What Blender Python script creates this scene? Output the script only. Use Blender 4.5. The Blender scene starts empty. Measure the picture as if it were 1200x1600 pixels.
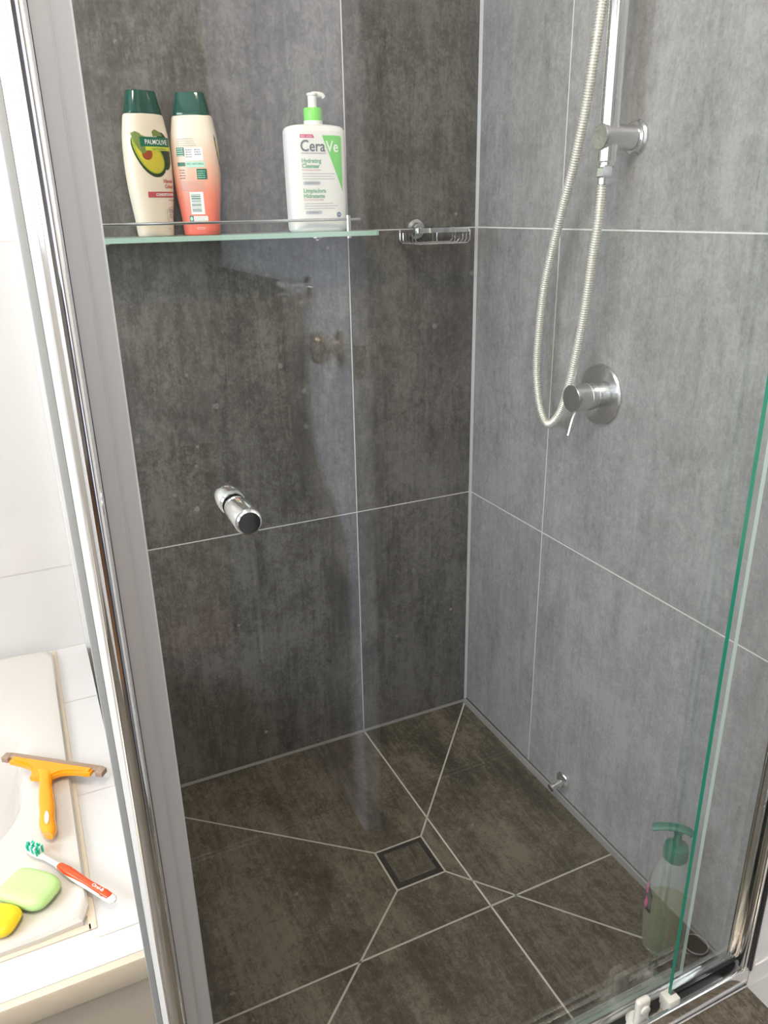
import bpy, bmesh, math, random
from mathutils import Vector, Matrix
random.seed(7)
S = bpy.context.scene
C = S.collection
PI = math.pi
# ------------------------------------------------------------------ camera
CAM = Vector((-.9371, -1.5248, 1.2365)); YAW, PIT, ROL, FPX = .4334, .3700, -.0185, 1220.085
fw = Vector((math.sin(YAW)*math.cos(PIT), math.cos(YAW)*math.cos(PIT), -math.sin(PIT)))
rt = fw.cross(Vector((0, 0, 1))).normalized(); up = rt.cross(fw)
R_ = rt*math.cos(ROL)+up*math.sin(ROL); U_ = -rt*math.sin(ROL)+up*math.cos(ROL)
cd = bpy.data.cameras.new('camera'); cam = bpy.data.objects.new('camera', cd); C.objects.link(cam)
cd.sensor_fit = 'VERTICAL'; cd.sensor_height = 36; cd.lens = FPX/1600*36; cd.clip_start = .02
m = Matrix((R_, U_, -fw)).transposed().to_4x4(); m.translation = CAM; cam.matrix_world = m
S.camera = cam
# ------------------------------------------------------------------ light and exposure
vs = S.view_settings
vs.view_transform = 'Standard'; vs.look = 'None'; vs.gamma = 1; vs.use_curve_mapping = False
vs.exposure = 0.0
w = bpy.data.worlds.new('daylight'); S.world = w; w.use_nodes = True
w.node_tree.nodes['Background'].inputs[0].default_value = (.72, .84, 1, 1)
w.node_tree.nodes['Background'].inputs[1].default_value = 3.0
def area(name, loc, rot, sx, sy, power, col):
    l = bpy.data.lights.new(name, 'AREA'); l.shape = 'RECTANGLE'; l.size = sx; l.size_y = sy
    l.energy = power; l.color = col
    o = bpy.data.objects.new(name, l); C.objects.link(o); o.location = loc; o.rotation_euler = rot
    return o
area('window_daylight', (-2.72, -1.12, 1.60), (0, -PI/2, 0), .95, 1.75, 63, (.83, .89, 1))
area('ceiling_lamp_light', (-.95, -1.25, 2.36), (0, 0, 0), .34, .34, 27, (1, .84, .66))
# ------------------------------------------------------------------ material helpers
def new(name):
    mt = bpy.data.materials.new(name); mt.use_nodes = True
    return mt, mt.node_tree.nodes, mt.node_tree.links
def pbr(name, col, rough=.4, metal=0, bump=0, bscale=60, spec=.5, trans=0, ior=1.45, coat=0, sss=0, var=.0):
    mt, N, L = new(name); b = N['Principled BSDF']
    b.inputs['Base Color'].default_value = (*col, 1); b.inputs['Roughness'].default_value = rough
    b.inputs['Metallic'].default_value = metal; b.inputs['Specular IOR Level'].default_value = spec
    b.inputs['Transmission Weight'].default_value = trans; b.inputs['IOR'].default_value = ior
    b.inputs['Coat Weight'].default_value = coat
    if sss:
        b.inputs['Subsurface Weight'].default_value = sss; b.inputs['Subsurface Radius'].default_value = (.01, .006, .004)
    g = N.new('ShaderNodeNewGeometry'); n = N.new('ShaderNodeTexNoise'); n.inputs['Scale'].default_value = bscale
    n.inputs['Detail'].default_value = 4
    L.new(g.outputs['Position'], n.inputs['Vector'])
    if var:
        mx = N.new('ShaderNodeMix'); mx.data_type = 'RGBA'
        mx.inputs['A'].default_value = (*[c*(1-var) for c in col], 1); mx.inputs['B'].default_value = (*[min(1, c*(1+var)) for c in col], 1)
        L.new(n.outputs['Fac'], mx.inputs['Factor']); L.new(mx.outputs['Result'], b.inputs['Base Color'])
    if bump:
        bp = N.new('ShaderNodeBump'); bp.inputs['Strength'].default_value = bump; bp.inputs['Distance'].default_value = .002
        L.new(n.outputs['Fac'], bp.inputs['Height']); L.new(bp.outputs['Normal'], b.inputs['Normal'])
    return mt
def mth(N, L, op, a, b=None, c=None):
    n = N.new('ShaderNodeMath'); n.operation = op
    for i, v in enumerate((a, b, c)):
        if v is None: continue
        if isinstance(v, (int, float)): n.inputs[i].default_value = v
        else: L.new(v, n.inputs[i])
    return n.outputs[0]
def ramp(N, L, fac, stops):
    r = N.new('ShaderNodeValToRGB'); e = r.color_ramp.elements
    while len(e) < len(stops): e.new(.5)
    for k, (p, c) in enumerate(stops):
        e[k].position = p; e[k].color = (*c, 1) if isinstance(c, tuple) else (c, c, c, 1)
    L.new(fac, r.inputs[0]); return r.outputs[0]
def stone(name, ua, va, uo, vo, dark, mid, light, rough=(.38, .6), spec=.5):
    """concrete-look porcelain tile, streaks along v; ua/va: which world axes run across/along; uo, vo: tile joint offsets"""
    mt, N, L = new(name); b = N['Principled BSDF']; b.inputs['Specular IOR Level'].default_value = spec
    g = N.new('ShaderNodeNewGeometry'); s = N.new('ShaderNodeSeparateXYZ'); L.new(g.outputs['Position'], s.inputs[0])
    u, v = s.outputs[ua], s.outputs[va]
    iu = mth(N, L, 'FLOOR', mth(N, L, 'DIVIDE', mth(N, L, 'SUBTRACT', u, uo), .6))
    iv = mth(N, L, 'FLOOR', mth(N, L, 'DIVIDE', mth(N, L, 'SUBTRACT', v, vo), .6))
    seed = mth(N, L, 'ADD', mth(N, L, 'MULTIPLY', iu, 3.71), mth(N, L, 'MULTIPLY', iv, 7.13))
    def noise(su, sv, det=5, rgh=.6, dist=0):
        c = N.new('ShaderNodeCombineXYZ')
        L.new(mth(N, L, 'MULTIPLY', u, su), c.inputs[0]); L.new(mth(N, L, 'MULTIPLY', v, sv), c.inputs[1]); L.new(seed, c.inputs[2])
        n = N.new('ShaderNodeTexNoise'); n.inputs['Scale'].default_value = 1; n.inputs['Detail'].default_value = det
        n.inputs['Roughness'].default_value = rgh; n.inputs['Distortion'].default_value = dist
        L.new(c.outputs[0], n.inputs['Vector']); return n.outputs['Fac']
    cloud = noise(9, 5.5, 7, .72, .5); board = noise(14, .9, 3, .55); streak = noise(110, 9, 5, .75, .6); grain = noise(260, 200, 3, .7); fleck = noise(70, 55, 4, .75, .6)
    tex = mth(N, L, 'ADD', mth(N, L, 'MULTIPLY', cloud, .30), mth(N, L, 'MULTIPLY', board, .15))
    tex = mth(N, L, 'ADD', tex, mth(N, L, 'MULTIPLY', streak, .18))
    tex = mth(N, L, 'ADD', tex, mth(N, L, 'MULTIPLY', grain, .18)); tex = mth(N, L, 'ADD', tex, mth(N, L, 'MULTIPLY', fleck, .24))
    col = ramp(N, L, tex, [(.415, dark), (.5, mid), (.585, light)])
    # fine dark cracks of the board pattern
    crk = ramp(N, L, noise(55, 3.2, 6, .8, 1.2), [(.30, 0.45), (.37, 1.0)])
    mx = N.new('ShaderNodeMix'); mx.data_type = 'RGBA'; mx.blend_type = 'MULTIPLY'; mx.inputs['Factor'].default_value = .75
    L.new(col, mx.inputs['A']); L.new(crk, mx.inputs['B'])
    # pale mineral specks
    sp = ramp(N, L, noise(120, 110, 2, .5), [(.735, 0.0), (.77, 1.0)])
    m2 = N.new('ShaderNodeMix'); m2.data_type = 'RGBA'; L.new(mth(N, L, 'MULTIPLY', sp, .35), m2.inputs['Factor'])
    L.new(mx.outputs['Result'], m2.inputs['A']); m2.inputs['B'].default_value = (.34, .33, .31, 1)
    L.new(m2.outputs['Result'], b.inputs['Base Color'])
    rg = mth(N, L, 'ADD', mth(N, L, 'MULTIPLY', fleck, rough[1]-rough[0]), rough[0]); L.new(rg, b.inputs['Roughness'])
    bp = N.new('ShaderNodeBump'); bp.inputs['Strength'].default_value = .25; bp.inputs['Distance'].default_value = .001
    L.new(tex, bp.inputs['Height']); L.new(bp.outputs['Normal'], b.inputs['Normal'])
    return mt
def glass(name, tint=(.972, .985, .978), spots=.16, ior=1.5, milk=.0, milkcol=(.8, .8, .8)):
    """thin clear sheet: straight-through tint plus Fresnel reflection on each face; faint dried water marks"""
    mt, N, L = new(name); N.remove(N['Principled BSDF']); out = N['Material Output']
    g = N.new('ShaderNodeNewGeometry')
    fr = N.new('ShaderNodeFresnel')
    L.new(mth(N, L, 'ADD', mth(N, L, 'MULTIPLY', g.outputs['Backfacing'], 1/ior-ior), ior), fr.inputs['IOR'])
    t = N.new('ShaderNodeBsdfTransparent'); t.inputs[0].default_value = (*tint, 1)
    gl = N.new('ShaderNodeBsdfGlossy'); gl.inputs['Roughness'].default_value = .0; gl.inputs['Color'].default_value = (1, 1, 1, 1)
    mx = N.new('ShaderNodeMixShader'); L.new(fr.outputs[0], mx.inputs[0]); L.new(t.outputs[0], mx.inputs[1]); L.new(gl.outputs[0], mx.inputs[2])
    d = N.new('ShaderNodeBsdfDiffuse'); d.inputs[0].default_value = (*milkcol, 1)
    m2 = N.new('ShaderNodeMixShader'); L.new(mx.outputs[0], m2.inputs[1]); L.new(d.outputs[0], m2.inputs[2])
    if spots:
        v = N.new('ShaderNodeTexVoronoi'); v.inputs['Scale'].default_value = 48; L.new(g.outputs['Position'], v.inputs['Vector'])
        n = N.new('ShaderNodeTexNoise'); n.inputs['Scale'].default_value = 5; L.new(g.outputs['Position'], n.inputs['Vector'])
        sep = N.new('ShaderNodeSeparateColor'); L.new(v.outputs['Color'], sep.inputs[0])
        few = mth(N, L, 'GREATER_THAN', sep.outputs[0], .72)
        rad = mth(N, L, 'MULTIPLY', sep.outputs[1], .16)
        dot = mth(N, L, 'LESS_THAN', v.outputs['Distance'], rad)
        k = mth(N, L, 'MULTIPLY', mth(N, L, 'MULTIPLY', dot, few), spots)
        k = mth(N, L, 'MULTIPLY', k, ramp(N, L, n.outputs['Fac'], [(.4, .25), (.65, 1.0)]))
        L.new(mth(N, L, 'ADD', k, milk), m2.inputs[0])
    else: m2.inputs[0].default_value = milk
    L.new(m2.outputs[0], out.inputs[0]); return mt
M = {}
M['stone_back_shaded'] = stone('dark_concrete_tile_back_shaded', 0, 2, -.3, 0, (.054, .049, .043), (.102, .095, .086), (.190, .179, .164))  # shaded copy of the wall tile, dimmer light put into its colour
M['stone_right_lit'] = stone('dark_concrete_tile_right_lit', 1, 2, -.29, 0, (.140, .136, .134), (.225, .221, .220), (.320, .315, .310), (.34, .55))  # same tile lightened in colour, as lit by the window it faces
M['stone_floor'] = stone('dark_concrete_tile_floor', 0, 1, -.3, 0, (.033, .026, .017), (.078, .065, .047), (.185, .156, .118), (.35, .6))
M['grout'] = pbr('pale_grout', (.56, .52, .46), .8, bump=.3, bscale=300, var=.12)
M['wall_grout'] = pbr('white_wall_grout', (.70, .69, .66), .8)
M['corner_silicone'] = pbr('pale_corner_silicone', (.42, .42, .42), .4)
M['silicone'] = pbr('grey_silicone', (.22, .21, .20), .45)
M['white_tile'] = pbr('white_glossy_tile', (.66, .64, .61), .12, coat=.3)
M['white_grout'] = pbr('pale_joint', (.60, .54, .47), .8)
M['hob_face'] = pbr('greige_tile', (.52, .45, .36), .3, var=.05, bscale=6)
M['bullnose'] = pbr('cream_edge', (.72, .62, .48), .35, var=.06)
M['enamel'] = pbr('bath_enamel', (.62, .58, .52), .1, coat=.5)
M['paint'] = pbr('white_paint', (.80, .79, .76), .7)
M['door_paint'] = pbr('daylit_white_door_paint', (.76, .80, .92), .4)  # white door, with the blue of the daylight put into its colour
M['hall_floor'] = pbr('brown_timber_floor', (.32, .16, .07), .4, var=.2, bscale=9)
M['chrome'] = pbr('polished_chrome', (.82, .82, .82), .07, 1, bump=.03, bscale=25)
M['chrome_dull'] = pbr('water_marked_chrome', (.66, .66, .67), .22, 1, bump=.25, bscale=90, var=.12)
M['satin'] = pbr('satin_aluminium', (.58, .59, .60), .34, .55)
M['bright_al'] = pbr('bright_aluminium', (.85, .84, .82), .16, 1)
M['pale_trim'] = pbr('pale_coated_aluminium', (.78, .76, .72), .22, .15)
M['grey_trim'] = pbr('grey_gasket', (.34, .35, .34), .4)
M['pale_edge'] = pbr('highlighted_glass_edge', (.55, .66, .60), .3)  # highlight along the door's edge, put into the colour as a pale tone
M['black_rubber_and_shade'] = pbr('black_rubber_and_shade', (.02, .02, .02), .5)  # for rubber parts, and for shade painted into gaps and slots
M['glass'] = glass('shower_glass')
M['shelf_glass'] = glass('frosted_shelf_glass', (.74, .90, .82), 0, milk=.42, milkcol=(.55, .66, .59))
M['glass_edge'] = pbr('green_glass_edge', (.02, .20, .13), .12, spec=.7)
M['shelf_edge'] = pbr('pale_green_glass_edge', (.40, .58, .48), .25)
M['seal'] = glass('clear_bottom_seal', (.75, .80, .76), 0, milk=.25, milkcol=(.7, .72, .68))
M['white_plastic'] = pbr('white_plastic', (.80, .79, .74), .3, sss=.05)
M['cream_plastic'] = pbr('cream_plastic', (.82, .72, .58), .28, sss=.05)
M['dark_green'] = pbr('dark_green_gloss_plastic', (.004, .065, .045), .13, coat=.6)
M['lime'] = pbr('lime_green_plastic', (.17, .68, .05), .3)
M['teal'] = pbr('teal_pump_plastic', (.008, .14, .09), .3)
M['orange'] = pbr('orange_translucent_plastic', (.95, .36, .008), .18, sss=.3, coat=.4)
M['orange_red'] = pbr('orange_red_plastic', (.85, .075, .012), .22, coat=.3)
M['rubber_tan'] = pbr('grey_brown_rubber', (.36, .25, .18), .45)
M['soap_green'] = pbr('pale_green_soap', (.50, .74, .30), .45, sss=.4)
M['soap_yellow'] = pbr('yellow_soap', (.86, .62, .02), .4, sss=.3)
M['bristle_g'] = pbr('green_bristles', (.02, .52, .30), .5)
M['bristle_w'] = pbr('white_bristles', (.85, .86, .84), .5)
M['hose'] = pbr('pale_silver_hose', (.80, .78, .71), .3, .55)
M['clear_plastic'] = glass('clear_bottle_plastic', (.93, .95, .94), 0, 1.45, milk=.17, milkcol=(.75, .78, .75))
M['liquid'] = glass('yellow_green_soap_liquid', (.72, .66, .22), 0, 1.33, milk=.22, milkcol=(.50, .47, .06))
M['towel'] = pbr('charcoal_towelling', (.035, .034, .036), .95, bump=.8, bscale=400)
M['brass'] = pbr('brushed_nickel_knob', (.62, .55, .47), .2, 1)
M['ink_white'] = pbr('white_print', (.85, .85, .82), .4)
M['ink_grey'] = pbr('grey_print', (.10, .10, .12), .5)
M['ink_soft'] = pbr('soft_grey_print', (.38, .38, .36), .5)
M['ink_green'] = pbr('green_print', (.16, .42, .20), .5)
M['ink_dkgreen'] = pbr('dark_green_print', (.005, .13, .075), .35)
M['ink_lime'] = pbr('lime_print', (.14, .60, .06), .4)
M['ink_yellow'] = pbr('yellow_green_print', (.62, .66, .05), .4)
M['ink_red'] = pbr('rose_print', (.52, .08, .09), .4)
M['ink_magenta'] = pbr('magenta_print', (.62, .02, .14), .4)
M['ink_pill'] = pbr('pale_grey_print', (.48, .50, .52), .4)
M['ink_blue'] = pbr('blue_grey_print', (.10, .17, .26), .4)
M['ink_black'] = pbr('black_print', (.015, .015, .02), .4)
M['ink_pink'] = pbr('pink_print', (.75, .16, .33), .4)
M['ink_mint'] = pbr('mint_print', (.45, .72, .58), .4)
M['avo_skin'] = pbr('avocado_skin_print', (.025, .045, .012), .35, var=.5, bscale=300)
M['avo_leaf'] = pbr('avocado_leaf_print', (.17, .24, .06), .35, var=.4, bscale=200)
M['avo_flesh'] = pbr('avocado_flesh_print', (.62, .52, .04), .35, var=.15, bscale=120)
M['avo_rim'] = pbr('avocado_rim_print', (.34, .42, .03), .35)
M['avo_pit'] = pbr('avocado_stone_print', (.36, .06, .01), .35, var=.5, bscale=200)
def coral():
    mt, N, L = new('coral_to_cream_bottle_plastic'); b = N['Principled BSDF']
    t = N.new('ShaderNodeTexCoord'); s = N.new('ShaderNodeSeparateXYZ'); L.new(t.outputs['Object'], s.inputs[0])
    L.new(ramp(N, L, mth(N, L, 'DIVIDE', s.outputs[2], .19), [(.02, (.86, .17, .12)), (.35, (.82, .26, .17)), (.62, (.80, .52, .38)), (.85, (.80, .70, .58))]), b.inputs['Base Color'])
    b.inputs['Roughness'].default_value = .28; return mt
M['coral'] = coral()
# ------------------------------------------------------------------ object helpers
def link(name, bm, mats, parent=None, smooth=True, loc=None):
    me = bpy.data.meshes.new(name); bm.normal_update(); bm.to_mesh(me); bm.free()
    for q in (mats if isinstance(mats, (list, tuple)) else [mats]): me.materials.append(M[q] if isinstance(q, str) else q)
    if smooth:
        me.shade_smooth()
        try: me.set_sharp_from_angle(angle=math.radians(38))
        except Exception: pass
    o = bpy.data.objects.new(name, me); C.objects.link(o)
    if parent: o.parent = parent
    if loc: o.location = loc
    return o
def thing(name, label, cat, loc=(0, 0, 0), rz=0, group=None):
    o = bpy.data.objects.new(name, None); C.objects.link(o); o.location = loc; o.rotation_euler = (0, 0, rz)
    o.empty_display_size = .05; tag(o, label, cat, group); return o
def tag(o, label, cat, group=None):
    o['label'] = label; o['category'] = cat
    if group: o['group'] = group
    return o
def struct(o): o['kind'] = 'structure'; return o
BM = bmesh.new
def box(bm, a, b, bev=0, mi=0, seg=2):
    r = bmesh.ops.create_cube(bm, size=1); vs_ = r['verts']
    for v in vs_:
        v.co = Vector([a[i]+(b[i]-a[i])*(v.co[i]+.5) for i in range(3)])
    fs = {f for v in vs_ for f in v.link_faces}
    for f in fs: f.material_index = mi
    if bev:
        es = list({e for v in vs_ for e in v.link_edges})
        r = bmesh.ops.bevel(bm, geom=es, offset=bev, segments=seg, affect='EDGES', profile=.5)
        for f in r['faces']: f.material_index = mi
def quad(bm, pts, mi=0):
    f = bm.faces.new([bm.verts.new(p) for p in pts]); f.material_index = mi; return f
def frame_of(d):
    d = Vector(d).normalized(); a = Vector((0, 0, 1)) if abs(d.z) < .9 else Vector((1, 0, 0))
    x = d.cross(a).normalized(); return x, d.cross(x), d
def lathe(bm, prof, o=(0, 0, 0), axis=(0, 0, 1), n=32, mi=0, cap=True):
    """prof: list of (radius, distance along axis)"""
    x, y, d = frame_of(axis); o = Vector(o); rings = []
    for r, t in prof:
        rings.append([bm.verts.new(o+d*t+(x*math.cos(k*2*PI/n)+y*math.sin(k*2*PI/n))*max(r, 1e-5)) for k in range(n)])
    for a, b in zip(rings, rings[1:]):
        for k in range(n):
            f = bm.faces.new((a[k], a[(k+1) % n], b[(k+1) % n], b[k])); f.material_index = mi
    if cap:
        f = bm.faces.new(rings[0][::-1]); f.material_index = mi; f = bm.faces.new(rings[-1]); f.material_index = mi
    bmesh.ops.recalc_face_normals(bm, faces=bm.faces[:])
def catmull(pts, n=12, closed=False):
    pts = [Vector(p) for p in pts]; out = []; L_ = len(pts)
    rng = range(L_) if closed else range(L_-1)
    for i in rng:
        p1, p2 = pts[i], pts[(i+1) % L_]
        p0 = pts[i-1] if (closed or i > 0) else p1*2-p2
        p3 = pts[(i+2) % L_] if (closed or i+2 < L_) else p2*2-p1
        for k in range(n):
            t = k/n
            out.append(.5*((2*p1)+(p2-p0)*t+(2*p0-5*p1+4*p2-p3)*t*t+(3*p1-p0-3*p2+p3)*t**3))
    if not closed: out.append(pts[-1])
    return out
def tube(bm, path, rad, n=12, closed=False, mi=0):
    path = [Vector(p) for p in path]; R = rad if callable(rad) else (lambda i: rad)
    rings = []; L_ = len(path); x = None
    for i, p in enumerate(path):
        a = path[i-1] if (closed or i > 0) else p; b = path[(i+1) % L_] if (closed or i < L_-1) else p
        d = (b-a).normalized()
        if x is None: x = frame_of(d)[0]
        x = (x-d*x.dot(d)).normalized(); y = d.cross(x)
        rings.append([bm.verts.new(p+(x*math.cos(k*2*PI/n)+y*math.sin(k*2*PI/n))*R(i)) for k in range(n)])
    prs = list(zip(rings, rings[1:]))+([(rings[-1], rings[0])] if closed else [])
    for a, b in prs:
        for k in range(n):
            f = bm.faces.new((a[k], a[(k+1) % n], b[(k+1) % n], b[k])); f.material_index = mi
    if not closed:
        bm.faces.new(rings[0][::-1]).material_index = mi; bm.faces.new(rings[-1]).material_index = mi
def prism(bm, pts, z0, z1, mi=0):
    """pts: xy outline extruded from z0 to z1"""
    a = [bm.verts.new((p[0], p[1], z0)) for p in pts]; b = [bm.verts.new((p[0], p[1], z1)) for p in pts]
    fs = [bm.faces.new(a[::-1]), bm.faces.new(b)]
    for i in range(len(pts)):
        j = (i+1) % len(pts); fs.append(bm.faces.new((a[i], a[j], b[j], b[i])))
    for f in fs: f.material_index = mi
    bmesh.ops.recalc_face_normals(bm, faces=fs)
def sup(t, n):
    c, s = math.cos(t), math.sin(t)
    return math.copysign(abs(c)**(2/n), c), math.copysign(abs(s)**(2/n), s)
def loft(bm, secs, n=48, e=3.0, mi=0, cap=True):
    """secs: (z, halfwidth, halfdepth[, exponent[, xoff, yoff]])"""
    rings = []
    for s in secs:
        z, a, b = s[:3]; ee = s[3] if len(s) > 3 else e; ox, oy = (s[4], s[5]) if len(s) > 4 else (0, 0)
        rings.append([bm.verts.new((ox+a*sup(2*PI*k/n, ee)[0], oy+b*sup(2*PI*k/n, ee)[1], z)) for k in range(n)])
    for a, b in zip(rings, rings[1:]):
        for k in range(n): bm.faces.new((a[k], a[(k+1) % n], b[(k+1) % n], b[k])).material_index = mi
    if cap:
        bm.faces.new(rings[0][::-1]).material_index = mi; bm.faces.new(rings[-1]).material_index = mi
def strip(bm, p, q, wd, nrm, th=.0006, mi=1):
    """grout strip between p and q lying on a surface with normal nrm"""
    p, q, nrm = Vector(p), Vector(q), Vector(nrm); s = (q-p).normalized().cross(nrm)*wd/2; u = nrm*th
    quad(bm, [p-s+u, q-s+u, q+s+u, p+s+u], mi)
# ------------------------------------------------------------------ the room
X0, Y0, H = -2.62, -2.25, 2.42
YF = -.925                                                # front of the shower
bm = BM()                                                 # back wall: dark tile in the shower, white tile over the bath
box(bm, (-.9, 0, 0), (.10, .08, H), mi=0); box(bm, (X0-.1, 0, 0), (-.9, .08, H), mi=2)
for x in (-.2995,): strip(bm, (x, 0, 0), (x, 0, H), .0023, (0, -1, 0))
for z in (.597, 1.197, 1.797): strip(bm, (-.897, 0, z), (0, 0, z), .0023, (0, -1, 0))
for z in (.597, 1.197, 1.797): strip(bm, (X0, 0, z), (-.90, 0, z), .0016, (0, -1, 0), mi=3)
for x in (-1.5, -2.1): strip(bm, (x, 0, .42), (x, 0, H), .0016, (0, -1, 0), mi=3)
struct(link('wall_back', bm, ['stone_back_shaded', 'wall_grout', 'white_tile', 'white_grout'], smooth=False))
bm = BM()                                                 # right wall: dark in the shower, white outside
box(bm, (0, YF, 0), (.08, 0, H), mi=0); box(bm, (0, Y0, 0), (.08, YF, H), mi=2)
for y in (-.2905, -.8905): strip(bm, (0, y, 0), (0, y, H), .0024, (-1, 0, 0))
for z in (.597, 1.197, 1.797): strip(bm, (0, YF, z), (0, 0, z), .0024, (-1, 0, 0))
struct(link('wall_right', bm, ['stone_right_lit', 'wall_grout', 'white_tile'], smooth=False))
bm = BM()
box(bm, (X0-.1, Y0-.1, -.06), (.10, .1, 0), mi=0)
dx0, dx1, dy0, dy1 = -.443, -.336, -.4865, -.3815           # outer frame of the drain
struct_f = bm
for a, b in (((-.2995, -.9, 0), (-.2995, 0, 0)), ((-.9, -.597, 0), (0, -.597, 0)),
             ((dx1, dy1, 0), (0, 0, 0)), ((dx0, dy1, 0), (-.9, 0, 0)), ((dx0, dy0, 0), (-.9, -.885, 0)), ((dx1, dy0, 0), (-.0, -.885, 0)),
             ((dx0, dy0, 0), (dx0, dy1, 0)), ((dx1, dy0, 0), (dx1, dy1, 0)), ((dx0, dy0, 0), (dx1, dy0, 0)), ((dx0, dy1, 0), (dx1, dy1, 0)),
             ((-.2995, Y0, 0), (-.2995, -.93, 0)), ((X0, -1.53, 0), (0, -1.53, 0))):
    strip(bm, a, b, .0037, (0, 0, 1), .0006)
struct(link('floor', bm, ['stone_floor', 'grout'], smooth=False))
bm = BM(); box(bm, (X0-.1, Y0-.1, H), (.10, .1, H+.06)); struct(link('ceiling', bm, 'paint', smooth=False))
WY0, WY1, WZ0, WZ1 = -2.0, -.25, 1.15, 2.05
bm = BM()
box(bm, (X0-.1, Y0, 0), (X0, 0, WZ0)); box(bm, (X0-.1, Y0, WZ1), (X0, 0, H))
box(bm, (X0-.1, Y0, WZ0), (X0, WY0, WZ1)); box(bm, (X0-.1, WY1, WZ0), (X0, 0, WZ1))
struct(link('wall_left', bm, 'white_tile', smooth=False))
bm = BM()
for a, b in (((WY0, WZ0), (WY1, WZ0+.045)), ((WY0, WZ1-.045), (WY1, WZ1)), ((WY0, WZ0), (WY0+.045, WZ1)), ((WY1-.045, WZ0), (WY1, WZ1)), (((WY0+WY1)/2-.022, WZ0), ((WY0+WY1)/2+.022, WZ1))):
    box(bm, (X0-.07, a[0], a[1]), (X0-.02, b[0], b[1]), .003)
struct(link('window_1', bm, 'paint'))
# front wall with the doorway, dim hall beyond
DX0, DX1 = -1.23, -.40
bm = BM()
box(bm, (X0-.1, Y0-.1, 0), (DX0, Y0, H)); box(bm, (DX1, Y0-.1, 0), (.08, Y0, H)); box(bm, (DX0, Y0-.1, 2.05), (DX1, Y0, H))
struct(link('wall_front', bm, 'paint', smooth=False))
bm = BM(); box(bm, (-2.1, -4.6, 0), (-2.0, Y0-.1, H)); struct(link('wall_hall_left', bm, 'paint', smooth=False))
bm = BM(); box(bm, (.3, -4.6, 0), (.4, Y0-.1, H)); struct(link('wall_hall_right', bm, 'paint', smooth=False))
bm = BM(); box(bm, (-2.1, -4.7, 0), (.4, -4.6, H)); struct(link('wall_hall_end', bm, 'paint', smooth=False))
bm = BM(); box(bm, (-2.1, -4.7, -.06), (.4, Y0-.1, 0)); struct(link('floor_hall', bm, 'hall_floor', smooth=False))
bm = BM(); box(bm, (-2.1, -4.7, H), (.4, Y0-.1, H+.06)); struct(link('ceiling_hall', bm, 'paint', smooth=False))
bm = BM()
for a, b in (((DX0-.06, Y0, 0), (DX0, Y0+.015, 2.11)), ((DX1, Y0, 0), (DX1+.06, Y0+.015, 2.11)), ((DX0, Y0, 2.05), (DX1, Y0+.015, 2.11))): box(bm, a, b, .003)
struct(link('trim_1', bm, 'paint'))
# the bathroom door, standing open
door = struct(bpy.data.objects.new('door_1', None)); C.objects.link(door)
bm = BM(); box(bm, (-.440, -2.235, .01), (-.405, -1.434, 2.03), .002); link('door_leaf', bm, 'door_paint', door)
for sx in (-1, 1):
    bm = BM(); ox = -.440 if sx < 0 else -.405
    lathe(bm, [(.026, 0), (.026, .003), (.012, .006), (.011, .016), (.020, .021), (.027, .029), (.028, .038), (.024, .048), (.014, .053)], (ox, -1.478, 1.022), (sx, 0, 0))
    link('door_knob', bm, 'brass', door)
bm = BM(); box(bm, (-.4345, -1.4355, .972), (-.4105, -1.4335, 1.028), .0005); box(bm, (-.43, -1.431, .99), (-.415, -1.4255, 1.01), .001)
link('latch_plate', bm, 'brass', door)
t = thing('towel_rail', 'chrome towel rail fixed across the inner face of the open bathroom door', 'towel rail', (-.44, -1.85, 1.13))
bm = BM(); tube(bm, [(-.495, -1.60, 1.108), (-.495, -2.16, 1.108)], .007, 16); o = link('bar', bm, 'chrome', t); o.matrix_parent_inverse = Matrix.Translation(-t.location)
for y in (-1.61, -2.15):
    bm = BM(); lathe(bm, [(.020, 0), (.020, .006), (.009, .010), (.009, .045), (.014, .050), (.014, .066)], (-.44, y, 1.108), (-1, 0, 0), 24)
    o = link('rail_bracket', bm, 'chrome', t); o.matrix_parent_inverse = Matrix.Translation(-t.location)
def towel(y0, y1, zf, zb, seed, label, flare=0):
    r = random.Random(seed); bm = BM(); ny, pts = 26, []
    nz = 30; ph = r.uniform(0, 6)
    prof = [(-.4955-.0085, zf+(1.113-zf)*k/nz) for k in range(nz+1)]+[(-.4955-.0085*math.cos(a), 1.115+.0085*math.sin(a)) for a in (PI/4, PI/2, 3*PI/4)]+[(-.4955+.0085, 1.113-(1.113-zb)*k/nz) for k in range(nz+1)]
    g = []
    for i, (x, z) in enumerate(prof):
        dr = max(0, (1.113-z))
        row = []
        for k in range(ny+1):
            fl = min(1, max(0, (.86-z)/.22)); fl = fl*fl*(3-2*fl)
            f = k/ny; y = y0+(y1-y0)*f+flare*fl*(1-f); s_ = -1 if i <= nz else 1
            wv = .010*min(1, dr*3)*math.sin(f*13+ph+dr*1.5)+.006*min(1, dr*2)*math.sin(f*29+ph*2)
            row.append(bm.verts.new((x+(wv-.012*min(1, dr*2) if s_ < 0 else wv*.3), y, z)))
        g.append(row)
    for a, b in zip(g, g[1:]):
        for k in range(ny): bm.faces.new((a[k], a[k+1], b[k+1], b[k]))
    bmesh.ops.recalc_face_normals(bm, faces=bm.faces[:])
    o = link('bath_towel', bm, 'towel'); o.modifiers.new('thickness', 'SOLIDIFY').thickness = .004
    tag(o, label, 'towel', 'dark towels on the door'); return o
towel(-1.635, -1.875, .06, .42, 4, 'long dark charcoal towel on the door rail, nearer the door knob', .17)  # lower flare added to darken the door's reflection in the glass
towel(-1.905, -2.140, .10, .48, 9, 'long dark charcoal towel on the door rail, nearer the hinges')
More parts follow.
